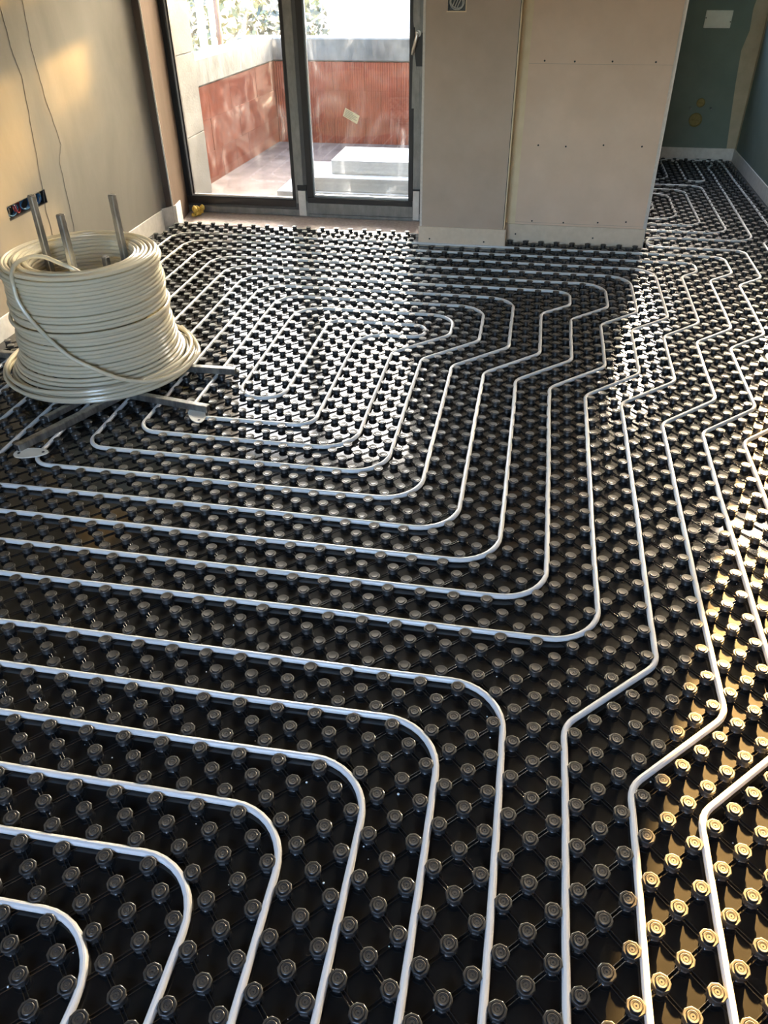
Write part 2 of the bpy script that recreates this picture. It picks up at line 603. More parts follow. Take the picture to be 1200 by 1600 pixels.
rec = wall_y('wall_recess', YREC, YREC + .10, -.142, .735, SLAB, CEIL, M['gypsum_lit'])
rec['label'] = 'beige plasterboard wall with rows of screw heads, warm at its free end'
MB().box((-.139, YREC - .0015, .11), (-.080, YREC, CEIL)).build('joint_band', M['compound'], rec)
MB().box((.735, YREC + .004, SLAB), (.748, YREC + .096, CEIL)).build('board_end', M['gypsum_core'], rec)
MB().box((.748, YREC + .012, SLAB), (.757, YREC + .05, CEIL)).build('corner_bead', M['spacer'], rec)
for zz in (1.028, .125):
    MB().box((-.08, YREC - .0006, zz), (.735, YREC, zz + .0018)).build('board_joint', M['gypsum'], rec)
sm = MB().lathe([(.0035, 0), (.0055, .0010), (.0050, .0022)], 10, axis='y').mesh('screw', M['metal_nail'])
for x, z in ((.009, 1.044), (.182, 1.042), (.395, 1.044), (.637, 1.043), (.021, .59), (.189, .587), (.413, .60), (.641, .598),
             (.029, .135), (.231, .132), (.448, .141), (.623, .152)):
    link('screw', sm, rec, (x, YREC, z))

# bathroom behind
wall_y('wall_bath_back', YB, YB + .12, -.55, XR + .12, SLAB, CEIL, M['green_board'], (.98, 1.62, 1.27, 2.60))['label'] = 'dark green moisture resistant board wall at the end of the bathroom'
wall_x('wall_bath_left', -.55, -.45, 5.3, YB, SLAB, CEIL, M['green_board'])
wall_x('wall_bath_right', XR, XR + .12, 5.36, YB, SLAB, CEIL, M['green_board'])['label'] = 'grey green board wall along the right of the bathroom'
# ragged joint compound in the bathroom corner
bb = bpy.data.objects['wall_bath_back']
pts = [(1.66, 2.6), (1.665, 1.3), (1.645, 1.15), (1.655, 1.0), (1.625, .86), (1.632, .75), (1.64, .62), (1.66, .4), (1.69, .1)]
v = [(x, YB - .002, z) for x, z in pts] + [(XR, YB - .002, z) for x, z in pts]
k = len(pts)
MB().add(v, [(i, i + k, i + k + 1, i + 1) for i in range(k - 1)]).build('joint_band', M['compound_shaded'], bb)
br = bpy.data.objects['wall_bath_right']
v = [(XR - .002, YB, 2.6), (XR - .002, YB - .09, 2.6), (XR - .002, YB - .06, .1), (XR - .002, YB, .1)]
MB().add(v, [(0, 1, 2, 3)]).build('joint_band', M['compound_shaded'], br)
bolt = MB().lathe([(.008, 0), (.008, .03), (.006, .032)], 10, axis='y').mesh('bolt', M['steel'])
for x in (1.309, 1.481):
    link('bolt', bolt, bb, (x, YB, .42))

# unseen shell that lets the light in: right side room, back wall with window
wall_y('wall_front_right', 5.36, 5.48, XR, 4.7, SLAB, CEIL, M['gypsum'], (1.89, 2.58, .66, 2.25))
wall_x('wall_right', 4.6, 4.7, -2.3, 5.4, SLAB, CEIL, M['gypsum'])
wall_y('wall_back', -2.3, -2.2, -2.655, 4.7, SLAB, CEIL, M['gypsum'], (-1.5, .0, .9, 2.3))
wall_y('wall_door_head', DOOR_Y - .02, 5.3, -2.80, -.686, 2.26, CEIL, M['gypsum'])

# foam edge strips standing along every wall
FS, FZ = .009, .105


def strip(name, segs, z1=FZ, m='foam_strip'):
    """segs: list of ((x0,y0),(x1,y1)) wall face lines, strip stands on their right hand side"""
    mb = MB()
    for (x0, y0), (x1, y1) in segs:
        mb.obox((x0, y0, (SLAB + z1) / 2), (x1, y1, (SLAB + z1) / 2), FS, z1 - SLAB, bev=.002)
    return tag(mb.build(name, M[m]), kind='structure')


strip('baseboard_left', [((XL + FS / 2, -2.2), (XL + FS / 2, 4.56))])['label'] = 'white foam edge strip along the left wall'
strip('baseboard_door', [((XL + FS / 2, 4.55), (-2.508, 4.632)), ((-2.508, 4.632), (-2.494, 4.66)), ((-2.494, 4.66), (-2.515, 4.80))], .112)['label'] = 'white foam edge strip bent round the corner left of the door'
s1 = strip('baseboard_column', [((-.693, YCOL - FS / 2), (-.133, YCOL - FS / 2)), ((-.133, YCOL - FS / 2), (-.133, YREC - FS))], .122, 'foam_cream')
s1['label'] = 'cream foam edge strip round the foot of the plasterboard pier'
s2 = strip('baseboard_recess', [((-.135, YREC - FS / 2), (.75, YREC - FS / 2))], .113, 'foam_cream')
s2['label'] = 'cream foam edge strip along the recessed plasterboard wall'
strip('baseboard_bath_back', [((-.44, YB - FS / 2), (XR, YB - FS / 2))], .10)
strip('baseboard_bath_right', [((XR - FS / 2, 5.36), (XR - FS / 2, YB - FS))], .10)
nm = MB().lathe([(.0045, 0), (.0055, .0015), (.003, .003)], 8, axis='y').mesh('nail', M['metal_nail'])
for par, y, pts in ((s1, YCOL - FS, ((-.62, .045), (-.265, .04))), (s2, YREC - FS, ((-.07, .05), (.43, .045)))):
    for x, z in pts:
        link('nail', nm, par, (x, y, z))

# ------------------------------------------------------------------ balcony door
door = tag(empty('door_1', (-1.7, DOOR_Y, SLAB)), 'anthracite glazed two pane balcony door with film on its frame', kind='structure')
LOC = Vector((-1.7, DOOR_Y, SLAB))


def dpart(name, boxes, m, parent=door, bev=.003):
    mb = MB()
    for a, b in boxes:
        mb.box(np.array(a) - LOC, np.array(b) - LOC, bev)
    return mb.build(name, m, parent)


Y0 = DOOR_Y
ZB, ZT = SLAB + .004, 2.25
# outer frame
dpart('frame', [((-2.70, Y0, ZB), (-2.60, Y0 + .10, ZT)), ((-.765, Y0 - .01, ZB), (-.69, Y0 + .10, ZT)),
                ((-2.60, Y0, ZB), (-.765, Y0 + .10, ZB + .085)), ((-2.60, Y0, ZT - .07), (-.765, Y0 + .10, ZT))], M['alu_grey'])
dpart('sill_profile', [((-2.60, Y0 - .012, ZB), (-1.62, Y0 - .001, ZB + .046)), ((-1.62, Y0 - .02, ZB - .002), (-.77, Y0 - .001, ZB + .02))], M['film_grey'])
# fixed left light
gx0, gx1, gz0 = -2.535, -1.745, .068
dpart('left_glazing_bead', [((gx0 - .055, Y0 - .012, gz0 - .052), (gx1 + .024, Y0 + .03, gz0)),
                            ((gx0 - .055, Y0 - .012, gz0), (gx0 - .012, Y0 + .03, ZT - .07)),
                            ((gx1, Y0 - .012, gz0), (gx1 + .024, Y0 + .03, ZT - .07))], M['gasket'])
dpart('left_spacer', [((gx0 - .012, Y0 + .004, gz0 - .002), (gx0 - .001, Y0 + .026, ZT - .08)), ((gx0, Y0 + .004, gz0), (gx1, Y0 + .026, gz0 + .014))], M['spacer'], bev=.001)
dpart('left_inner_gasket', [((gx0 - .001, Y0 + .006, gz0 + .014), (gx0 + .010, Y0 + .028, ZT - .08))], M['gasket'], bev=.001)
dpart('left_film', [((gx0 - .098, Y0 - .016, gz0 + .05), (gx0 - .058, Y0 - .001, ZT - .1))], M['film_grey'])
# mullion with film and drip pieces
dpart('mullion', [((gx1 + .024, Y0 - .018, ZB + .046), (-1.625, Y0 + .06, ZT - .07))], M['alu_grey'])
dpart('mullion_film', [((gx1 + .030, Y0 - .024, gz0 - .02), (-1.655, Y0 - .017, ZT - .1))], M['film_grey'], bev=.002)
dpart('corner_block', [((-1.70, Y0 - .030, .142), (-1.628, Y0 - .016, .178))], M['gasket'], bev=.002)
dpart('corner_film', [((-1.695, Y0 - .032, ZB + .006), (-1.640, Y0 - .018, .140))], M['foam_strip'], bev=.002)
# right sash
hx0, hx1, hz0 = -1.575, -.872, .094
dpart('sash', [((-1.64, Y0 - .02, ZB + .022), (-.775, Y0 + .05, hz0 - .028)), ((hx1 + .028, Y0 - .02, hz0 - .04), (-.775, Y0 + .05, ZT - .08))], M['film_grey'])
dpart('sash_glazing_bead', [((hx0 - .052, Y0 - .026, hz0 - .040), (hx1 + .030, Y0 + .03, hz0)),
                            ((hx0 - .052, Y0 - .026, hz0), (hx0 - .008, Y0 + .03, ZT - .08)),
                            ((hx1 + .001, Y0 - .026, hz0), (hx1 + .034, Y0 + .03, ZT - .08))], M['gasket'])
dpart('sash_spacer', [((hx0 - .008, Y0 + .000, hz0), (hx0, Y0 + .026, ZT - .08)), ((hx0, Y0, hz0), (hx1, Y0 + .026, hz0 + .014))], M['spacer'], bev=.001)
dpart('sash_corner_film', [((-.835, Y0 - .028, ZB + .008), (-.790, Y0 - .019, .165))], M['foam_strip'], bev=.002)
dpart('sash_corner_gasket', [((-.840, Y0 - .027, .166), (-.775, Y0 - .019, .176)), ((-.788, Y0 - .026, ZB + .05), (-.776, Y0 - .02, .166))], M['gasket'], bev=.001)
# the film torn off round the handle leaves the black profile
dpart('bare_profile', [((-.858, Y0 - .0235, .95), (-.776, Y0 - .019, 1.14))], M['gasket'], bev=.001)
# torn strips of film
mb = MB()
for poly in ([(-.852, .70), (-.800, .70), (-.800, .935), (-.822, .93), (-.840, 1.06), (-.848, .98)],
             [(-.842, 1.17), (-.812, 1.17), (-.800, 1.20), (-.800, 1.45), (-.846, 1.45), (-.848, 1.21)]):
    n = len(poly)
    a = [(x, Y0 - .0275, z) for x, z in poly]
    b = [(x, Y0 - .024, z) for x, z in poly]
    mb.add(np.array(a + b) - np.array(LOC), [tuple(range(n)), tuple(range(n, 2 * n))[::-1]] + [(i, i + n, (i + 1) % n + n, (i + 1) % n) for i in range(n)])
mb.build('torn_film', M['film_grey'], door)
hd = MB().lathe([(.020, 0), (.020, .010), (.012, .012), (.011, .045)], 16, c=np.array((-.815, Y0 - .024, 1.135)) - np.array(LOC), axis='y')
hd.tube(np.array([(-.815, Y0 - .066, 1.140), (-.818, Y0 - .070, 1.12), (-.826, Y0 - .070, 1.09), (-.838, Y0 - .068, 1.05), (-.846, Y0 - .064, 1.02)]) - np.array(LOC), [.010, .011, .0105, .0095, .008], 10)
hd.build('handle', M['steel_handle'], door, smooth=True)
for nme, a, b in (('left_pane', (gx0 - .01, gz0 - .01), (gx1 + .01, ZT - .06)), ('right_pane', (hx0 - .01, hz0 - .01), (hx1 + .01, ZT - .06))):
    dpart(nme, [((a[0], Y0 + .012, a[1]), (b[0], Y0 + .014, b[1]))], M['glass'], bev=0)
# label stuck on the right pane
c0 = np.array((-1.283, 0, .640))
ux, uz = np.array((.100, 0, -.050)), np.array((-.020, 0, -.052))
cn = [c0 - ux / 2 - uz / 2, c0 + ux / 2 - uz / 2, c0 + ux / 2 + uz / 2, c0 - ux / 2 + uz / 2]
v = [p + np.array((0, Y0 + .0095, 0)) - np.array(LOC) for p in cn] + [p + np.array((0, Y0 + .0105, 0)) - np.array(LOC) for p in cn]
st = MB().add(v, [(3, 2, 1, 0), (4, 5, 6, 7), (0, 1, 5, 4), (1, 2, 6, 5), (2, 3, 7, 6), (3, 0, 4, 7)]).build('pane_label', M['sticker'], door)
st['label'] = 'tilted white paper label stuck on the glass'
ln = MB()
for k, (a, b) in enumerate(((.08, .55), (.08, .9), (.08, .8), (.08, .9), (.08, .6))):
    t = .14 + k * .17
    p = [c0 + ux * (a - .5) + uz * (t - .5), c0 + ux * (b - .5) + uz * (t - .5), c0 + ux * (b - .5) + uz * (t - .44), c0 + ux * (a - .5) + uz * (t - .44)]
    ln.add([q + np.array((0, Y0 + .0092, 0)) - np.array(LOC) for q in p], [(3, 2, 1, 0)])
ln.build('printed_line', M['ink'], st)

# other openings of the shell (out of view): simple framed windows
for name, (xa, xb, za, zb, y) in (('window_1', (1.89, 2.58, .66, 2.25, 5.42)), ('window_2', (-1.5, .0, .9, 2.3, -2.26)), ('window_3', (.98, 1.62, 1.27, 2.60, YB + .04))):
    t = .05
    tag(MB().box((xa, y, za), (xa + t, y + .05, zb), .004).box((xb - t, y, za), (xb, y + .05, zb), .004)
        .box((xa + t, y, za), (xb - t, y + .05, za + t), .004).box((xa + t, y, zb - t), (xb - t, y + .05, zb), .004)
        .build(name, M['alu_grey']), kind='structure')

# ------------------------------------------------------------------ wall boxes and bathroom fittings
t = tag(empty('outlet_box', (XL, (OUTLET[0] + OUTLET[1]) / 2, (OUTLET[2] + OUTLET[3]) / 2)), 'long flush wall box with blue and red wires coiled inside, behind the pipe coil', 'outlet box')
c = np.array(t.location)
y0, y1, z0, z1 = OUTLET
MB().box(np.array((XL - .06, y0, z0)) - c, np.array((XL - .056, y1, z1)) - c).box(np.array((XL - .056, y0, z0)) - c, np.array((XL - .001, y0 + .003, z1)) - c) \
    .box(np.array((XL - .056, y1 - .003, z0)) - c, np.array((XL - .001, y1, z1)) - c).box(np.array((XL - .056, y0, z1 - .003)) - c, np.array((XL - .001, y1, z1)) - c) \
    .box(np.array((XL - .056, y0, z0)) - c, np.array((XL - .001, y1, z0 + .003)) - c).build('box_shell', M['box_dark'], t)


def coil_wire(y, z, rx, rz, turns, ph):
    a = np.linspace(0, 2 * PI * turns, int(20 * turns))
    return np.stack([-.030 + .010 * np.sin(a * .7 + ph), y + rx * np.cos(a + ph), z + rz * np.sin(a + ph)], 1)


for y, rx, n, m_ in ((-.11, .045, 3, 'wire_blue'), (.02, .05, 3, 'wire_blue'), (.12, .04, 3, 'wire_blue'), (-.05, .03, 2, 'wire_red'), (.13, .05, 1.6, 'wire_grey'), (-.14, .03, 1.6, 'wire_grey')):
    MB().tube(coil_wire(y, 0, rx, .026, n, y * 40), .0035, 6).build('wire', M[m_], t, smooth=True)

t = tag(empty('junction_box', ((CBOX[0] + CBOX[1]) / 2, YCOL, (CBOX[2] + CBOX[3]) / 2)), 'square wall box with looped grey wires on the pier', 'junction box')
w, h = (CBOX[1] - CBOX[0]) / 2, (CBOX[3] - CBOX[2]) / 2
MB().box((-w, .046, -h), (w, .0495, h)).box((-w, .001, -h), (-w + .003, .046, h)).box((w - .003, .001, -h), (w, .046, h)) \
    .box((-w, .001, -h), (w, .046, -h + .003)).box((-w, .001, h - .003), (w, .046, h)).build('box_shell', M['box_dark'], t)
MB().box((-w - .006, -.0015, -h - .006), (w + .006, .001, -h)).box((w, -.0015, -h), (w + .006, .001, h)).build('box_rim', M['compound'], t)
a = np.linspace(0, 2 * PI, 33)
for k, (rx, rz, dx, dz) in enumerate(((.040, .036, 0, 0), (.037, .033, .002, .003), (.034, .037, -.003, -.002))):
    MB().tube(np.stack([dx + rx * np.cos(a[:-1]), .012 + .008 * k + .006 * np.sin(a[:-1] * 2), dz + rz * np.sin(a[:-1])], 1), .0028, 6, closed=True).build('wire', M['wire_grey'], t, smooth=True)
for dx in (-.015, .0, .015):
    MB().tube([(dx - .015, .03, -.028), (dx, .012, 0), (dx + .012, .02, .03)], .003, 6).build('wire', M['wire_grey'], t, smooth=True)

t = tag(empty('flush_plate', (1.388, YB, 1.08)), 'pale cover plate on the dark green bathroom wall', 'cover plate')
MB().box((-.106, -.010, -.063), (.106, -.0005, .063), .003).build('plate', M['plate_white'], t)
MB().box((-.094, -.0125, -.050), (.094, -.010, .050), .002).build('raised_panel', M['plate_white'], t)
for x, z in ((-.100, .01), (.099, -.018)):
    MB().lathe([(.005, 0), (.005, .002)], 8, c=(x, -.010, z), axis='y').build('screw', M['metal_nail'], t)
for nme, lab, x, z, r in (('pipe_plug', 'smaller upper yellow plugged pipe stub on the green bathroom wall', 1.388, .462, .036),
                          ('pipe_plug', 'larger lower yellow plugged pipe stub on the green bathroom wall', 1.372, .326, .056)):
    t = tag(empty(nme, (x, YB, z)), lab, 'pipe plug')
    MB().lathe([(r, 0), (r, .012), (r * .92, .015), (r * .84, .015), (r * .80, .006)], 24, c=(0, -.0005, 0), axis='y').build('cap', M['cap_yellow'], t, smooth=True)
    MB().box((-r * .5, -.014, -r * .08), (r * .5, -.006, r * .08), .002).build('grip', M['cap_yellow'], t)

# lump of yellow foam under the left end of the door
b = MB()
for k in range(16):
    p = np.array((random.uniform(-2.50, -2.44), random.uniform(4.94, 5.05), 0))
    rr = random.uniform(.010, .022)
    b.lathe([(rr * .7, 0), (rr, rr * .6), (rr * .9, rr * 1.3), (rr * .3, rr * 1.9)], 9, c=p + np.array((0, 0, SLAB + random.uniform(0, .045))))
tag(b.build('foam_lump', M['yellow_foam'], smooth=True), 'lump of yellow expanding foam at the left foot of the balcony door', 'foam')

# ------------------------------------------------------------------ nubbed insulation mat
mat_thing = tag(empty('insulation_mat', (0, 0, 0)), 'black glossy nubbed underfloor heating mat covering the whole floor', 'floor mat')
mb = MB()
ZM = SLAB + .001
mb.box((XL + FS + .004, -2.15, ZM), (2.6, 4.355, 0))
mb.box((-2.49, 4.355, ZM), (-.70, 4.625, 0))
mb.box((-.125, 4.355, ZM), (1.75, 4.532, 0)).box((.775, 4.532, ZM), (1.75, 7.195, 0)).box((1.75, 4.355, ZM), (2.6, 5.34, 0)).box((-.43, 4.67, ZM), (.775, 7.195, 0))
mb.build('membrane', M['mat_black'], mat_thing)


def on_mat(x, y, e=.021):
    a = (x > XL + FS + e) & (x < 2.58) & (y < 4.355 - e * .4)
    b_ = (x > -2.485 + e) & (x < -.70 - e) & (y >= 4.34) & (y < 4.625 - e * .5)
    c_ = (x > -.125 + e) & (x < 1.75 - e) & (y >= 4.34) & (y < 4.532 - e)
    d_ = (x > .775 + e) & (x < XR - FS - e) & (y >= 4.5) & (y < 7.195 - e)
    e_ = (x > 1.6) & (x < 2.58) & (y >= 4.34) & (y < 5.34 - e)
    return a | b_ | c_ | d_ | e_


I, J = np.meshgrid(np.arange(-52, 53), np.arange(-20, 146), indexing='ij')
ok = (I + J) % 2 == 0
NX, NY = I[ok] * U, J[ok] * U
ok = on_mat(NX, NY)
NX, NY = NX[ok], NY[ok]
px, py, dep = project(np.stack([NX, NY, NX * 0 + .02], 1))
vis = (dep > .3) & (px > -500) & (px < 1900) & (py > -60) & (py < 2100)
# keep clear of what stands on the mat
NX, NY, dep, px, py = NX[vis], NY[vis], dep[vis], px[vis], py[vis]


def scallop(th, r):
    if r < .0160:
        return np.ones_like(th)
    return 1 + .030 * np.cos(8 * th) + .012 * np.cos(16 * th)


MM = .001
PROF_HI = [(16.2, 0), (15.2, 1.2), (14.2, 6), (14.2, 12.4), (15.6, 14.2), (17.9, 15.2), (18.3, 17.0), (17.7, 19.0), (16.4, 19.8),
           (13.2, 19.6), (12.5, 18.4), (11.9, 18.4), (11.3, 20.8), (10.3, 21.6), (6.6, 21.1), (6.1, 20.3), (5.4, 21.0), (1.7, 21.0), (.8, 19.9)]
PROF_MID = [(16.0, 0), (14.3, 4), (14.3, 12.6), (17.8, 15.0), (18.2, 17.4), (16.6, 19.8), (12.8, 19.5), (12.1, 18.5), (11.1, 21.4), (5.8, 20.7), (.8, 20.7)]
PROF_LO = [(15.0, 0), (14.3, 12.5), (18.1, 15), (17.4, 19.4), (11.8, 19.3), (10.6, 21.2)]
hi = MB().lathe([(r * MM, z * MM) for r, z in PROF_HI], 32, wob=scallop)
mid = MB().lathe([(r * MM, z * MM) for r, z in PROF_MID], 20)
lo = MB().lathe([(r * MM, z * MM) for r, z in PROF_LO], 12)
inframe = (px > -15) & (px < 1215) & (py > -15) & (py < 1615)
order = np.argsort(np.where(inframe, dep, 99))
near = order[:300]
rest = order[300:]
hm = hi.mesh('nub', M['nub_black'], smooth=True)
for k in near:
    o = link('nub', hm, mat_thing, (NX[k], NY[k], 0))
    o.rotation_euler = (0, 0, RNG.uniform(0, .8))
close = (dep[rest] < 3.6) & (px[rest] > -40) & (px[rest] < 1240) & (py[rest] < 1660)
rm = rest[close]
rf = rest[~close]
for sel, shape in ((rm, mid), (rf, lo)):
    V, F3, F4 = tri_quads(shape)
    me = repeat_mesh('nub_field', V, F3, F4, np.stack([NX[sel], NY[sel]], 1), RNG.uniform(0, .8, len(sel)), M['nub_black'])
    tag(link('nub_field', me, mat_thing), kind='stuff')

# twin ribs that tie the nubs together diagonally
S2 = math.sqrt(.5)


def rib_shape(sgn, off, L0, L1, w, h):
    d = np.array((S2, sgn * S2))
    nrm = np.array((-d[1], d[0]))
    v = []
    for s in (L0, L1):
        for e_, z in ((-w / 2, -.0002), (-w / 4, h), (w / 4, h), (w / 2, -.0002)):
            p = d * s + nrm * (off + e_)
            v.append((p[0], p[1], z))
    return np.array(v), np.array([(0, 4, 5, 1), (1, 5, 6, 2), (2, 6, 7, 3)])


for sgn in (1, -1):
    tx, ty = NX + U, NY + sgn * U
    keep = on_mat(tx, ty, .018)
    offs = np.stack([NX[keep], NY[keep]], 1)
    Vs, Fs, n = [], [], 0
    for off in (-.0036, .0036):
        V, F = rib_shape(sgn, off, .0138, math.sqrt(2) * U - .0138, .0026, .0021)
        Vs.append(V)
        Fs.append(F + n)
        n += len(V)
    me = repeat_mesh('rib_field', np.concatenate(Vs), None, np.concatenate(Fs), offs, np.zeros(len(offs)), M['mat_black'], smooth=False)
    tag(link('rib_field', me, mat_thing), kind='stuff')

# ------------------------------------------------------------------ heating pipes, in lattice steps
PR = .0085
PZ = .0112


def fillet(pts, rad, closed=False):
    """round the corners of a polyline; rad: one radius or one per vertex"""
    P = [np.array(p, float) for p in pts]
    out = [P[0]]
    for i in range(1, len(P) - 1):
        a, b_, c_ = P[i - 1], P[i], P[i + 1]
        u, v_ = a - b_, c_ - b_
        lu, lv = np.linalg.norm(u), np.linalg.norm(v_)
        u, v_ = u / lu, v_ / lv
        cosang = np.clip(u @ v_, -1, 1)
        half = math.acos(cosang) / 2
        rr = rad[i] if isinstance(rad, (list, tuple)) else rad
        t_ = min(rr / math.tan(half), lu * .499, lv * .499)
        rr = t_ * math.tan(half)
        ctr = b_ + (u + v_) / np.linalg.norm(u + v_) * (rr / math.sin(half))
        p0, p1 = b_ + u * t_, b_ + v_ * t_
        a0 = math.atan2(*(p0 - ctr)[::-1])
        a1 = math.atan2(*(p1 - ctr)[::-1])
        da = (a1 - a0 + PI) % (2 * PI) - PI
        n = max(3, int(abs(da) / .16))
        for k in range(n + 1):
            a_ = a0 + da * k / n
            out.append(ctr + rr * np.array((math.cos(a_), math.sin(a_))))
    out.append(P[-1])
    # subdivide long runs so that the pipe can wander a little
    res = [out[0]]
    for p in out[1:]:
        d = np.linalg.norm(p - res[-1])
        if d < 1e-4:
            continue
        s0 = res[-1]
        m = max(1, int(d / 4))
        for k in range(1, m + 1):
            res.append(s0 + (p - s0) * k / m)
    return np.array(res)


def nub_gap(P):
    """smallest distance, in lattice steps, from points to a nub (i + j even)"""
    best = np.full(len(P), 9.0)
    base = np.round(P)
    for di in (-1, 0, 1):
        for dj in (-1, 0, 1):
            q = base + (di, dj)
            d = np.linalg.norm(P - q, axis=1)
            best = np.where((q.sum(1) % 2 == 0) & (d < best), d, best)
    return best.min()


def clear_radii(pts, rad):
    """bend radius for each corner that keeps the pipe between the nubs"""
    out = [rad] * len(pts)
    P = [np.array(p, float) for p in pts]
    for i in range(1, len(P) - 1):
        lim = .5 * min(np.linalg.norm(P[i] - P[i - 1]), np.linalg.norm(P[i + 1] - P[i]))
        u, v_ = P[i - 1] - P[i], P[i + 1] - P[i]
        u, v_ = u / np.linalg.norm(u), v_ / np.linalg.norm(v_)
        best = None
        for rr in np.arange(1.4, 4.21, .1):
            arc = fillet([P[i] + u * 7, P[i], P[i] + v_ * 7], rr)
            arc = np.concatenate([arc + (arc[1] - arc[0]) * 0, (arc[:-1] + arc[1:]) / 2])
            arc = arc[np.linalg.norm(arc - P[i], axis=1) < 4.5]
            half = math.acos(np.clip(u @ v_, -1, 1)) / 2
            if rr / math.tan(half) > lim * 1.02 and rr > 1.5:
                continue
            sc = min(nub_gap(arc), .49) - .03 * abs(rr - rad)
            if best is None or sc > best[0]:
                best = (sc, rr)
        out[i] = best[1] if best else rad
    return out


def heating_pipe(pts, label, rad=2.9, wander=.03):
    P = fillet(pts, clear_radii(pts, rad))
    ph = RNG.uniform(0, 6, 4)
    s = np.concatenate([[0], np.cumsum(np.linalg.norm(np.diff(P, axis=0), axis=1))])
    T = np.gradient(P, axis=0)
    T /= np.linalg.norm(T, axis=1, keepdims=True) + 1e-9
    N = np.stack([-T[:, 1], T[:, 0]], 1)
    P = P + N * (wander * (np.sin(s * .21 + ph[0]) + .6 * np.sin(s * .53 + ph[1])))[:, None]
    z = PZ + .0005 * np.sin(s * .37 + ph[2])
    mb_ = MB().tube(np.column_stack([P * U, z]), PR, 12)
    o = mb_.build('heating_pipe', M['pipe'], smooth=True)
    return tag(o, label, 'pipe', 'white heating pipes clipped into the mat')


# main double spiral, one circuit: from the hall in, round to the middle and out again
spiral_in = [(4.5, -17), (4.5, 11.5), (9.5, 16.5), (9.5, 46.5), (14.5, 51.5), (14.5, 61.5), (18.5, 65.5), (18.5, 79.5), (20.5, 81.5), (20.5, 84.5),
             (-44.5, 84.5), (-44.5, 20.5), (3.5, 20.5), (3.5, 48.5), (8.5, 53.5), (8.5, 63.5), (12.5, 67.5), (12.5, 78.5),
             (-38.5, 78.5), (-38.5, 26.5), (-2.5, 26.5), (-2.5, 50.5), (2.5, 55.5), (2.5, 65.5), (5.5, 68.5), (5.5, 72.5),
             (-32.5, 72.5), (-32.5, 32.5), (-8.5, 32.5), (-8.5, 52.5), (-3.5, 57.5), (-3.5, 66.5),
             (-26.5, 66.5), (-26.5, 38.5), (-15.5, 38.5), (-15.5, 57.5), (-9, 57.5)]
spiral_out = [(-9, 60.5), (-19.3, 60.5), (-19.3, 42.5), (-23.5, 42.5), (-23.5, 63.5), (-6.5, 63.5), (-6.5, 58.5), (-11.5, 53.5), (-11.5, 35.5),
              (-29.5, 35.5), (-29.5, 69.5), (-.5, 69.5), (-.5, 56.5), (-5.5, 51.5), (-5.5, 29.5), (-35.5, 29.5), (-35.5, 75.5),
              (9.5, 75.5), (9.5, 68.5), (5.5, 64.5), (5.5, 54.5), (.5, 49.5), (.5, 23.5), (-41.5, 23.5), (-41.5, 81.5),
              (15.5, 81.5), (15.5, 66.5), (11.5, 62.5), (11.5, 52.5), (6.5, 47.5), (6.5, 17.5), (-47.5, 17.5), (-47.5, 87.5),
              (24.5, 87.5), (24.5, 81.5), (21.5, 78.5), (21.5, 64.5), (17.5, 60.5), (17.5, 48.5), (12.5, 43.5), (12.5, 13.5), (7.5, 8.5), (7.5, -17)]
heating_pipe(spiral_in + spiral_out, 'longest white heating pipe, laid as the big double spiral between coil and hall')
# nested L runs in the foreground, one circuit
runs = [(1.5, -17), (1.5, 13.5), (-47, 13.5), (-47, 10.5), (-1.5, 10.5), (-1.5, -15), (-4.5, -15), (-4.5, 7.5), (-47, 7.5), (-47, 4.5), (-7.5, 4.5), (-7.5, -15),
        (-10.5, -15), (-10.5, 1.5), (-47, 1.5), (-47, -1.5), (-13.5, -1.5), (-13.5, -17)]
heating_pipe(runs, 'white heating pipe in the foreground laid as nested quarter turns')
heating_pipe([(10.5, -17), (10.5, 7.5), (15.5, 12.5), (15.5, 42.5), (20.5, 47.5), (20.5, 59.5), (24.5, 63.5), (24.5, 77.5), (27.5, 80.5), (27.5, 90.5),
              (15.7, 90.5), (15.7, 94.6), (29.5, 94.6), (30.0, 132), (29.8, 136.5), (31.0, 139.5), (31.0, 142.8), (28.0, 142.8), (28.0, 126.6), (25.0, 126.6),
              (25.0, 142.3), (22.3, 142.3), (22.3, 126.9), (12, 126.9)], 'white heating pipe looping back beside the end of the recessed wall', 2.2)
heating_pipe([(13.5, -17), (13.5, 6.5), (18.5, 11.5), (18.5, 41.5), (23.5, 46.5), (23.5, 58.5), (27.5, 62.5), (27.5, 76.5), (30.5, 79.5), (30.5, 94), (32.8, 97.5), (32.8, 143.2), (8, 143.2)],
             'outermost white heating pipe nearest the right bathroom wall')
heating_pipe([(5, 97.8), (26.8, 97.8), (26.8, 123.6), (5, 123.6), (5, 120.6), (23.8, 120.6), (23.8, 100.8), (5, 100.8), (5, 103.5), (21.0, 103.5), (21.0, 117.6), (5, 117.6),
              (5, 114.8), (18.1, 114.8), (18.1, 106.8), (5, 106.8)], 'white heating pipe in nested loops on the bathroom floor')

# ------------------------------------------------------------------ pipe coil on its steel stand
CX, CY = -1.858, 2.288
stand = tag(empty('coil_stand', (CX, CY, 0)), 'galvanised steel tube stand with upright posts carrying the pipe coil', 'pipe stand')
TZ = .0378


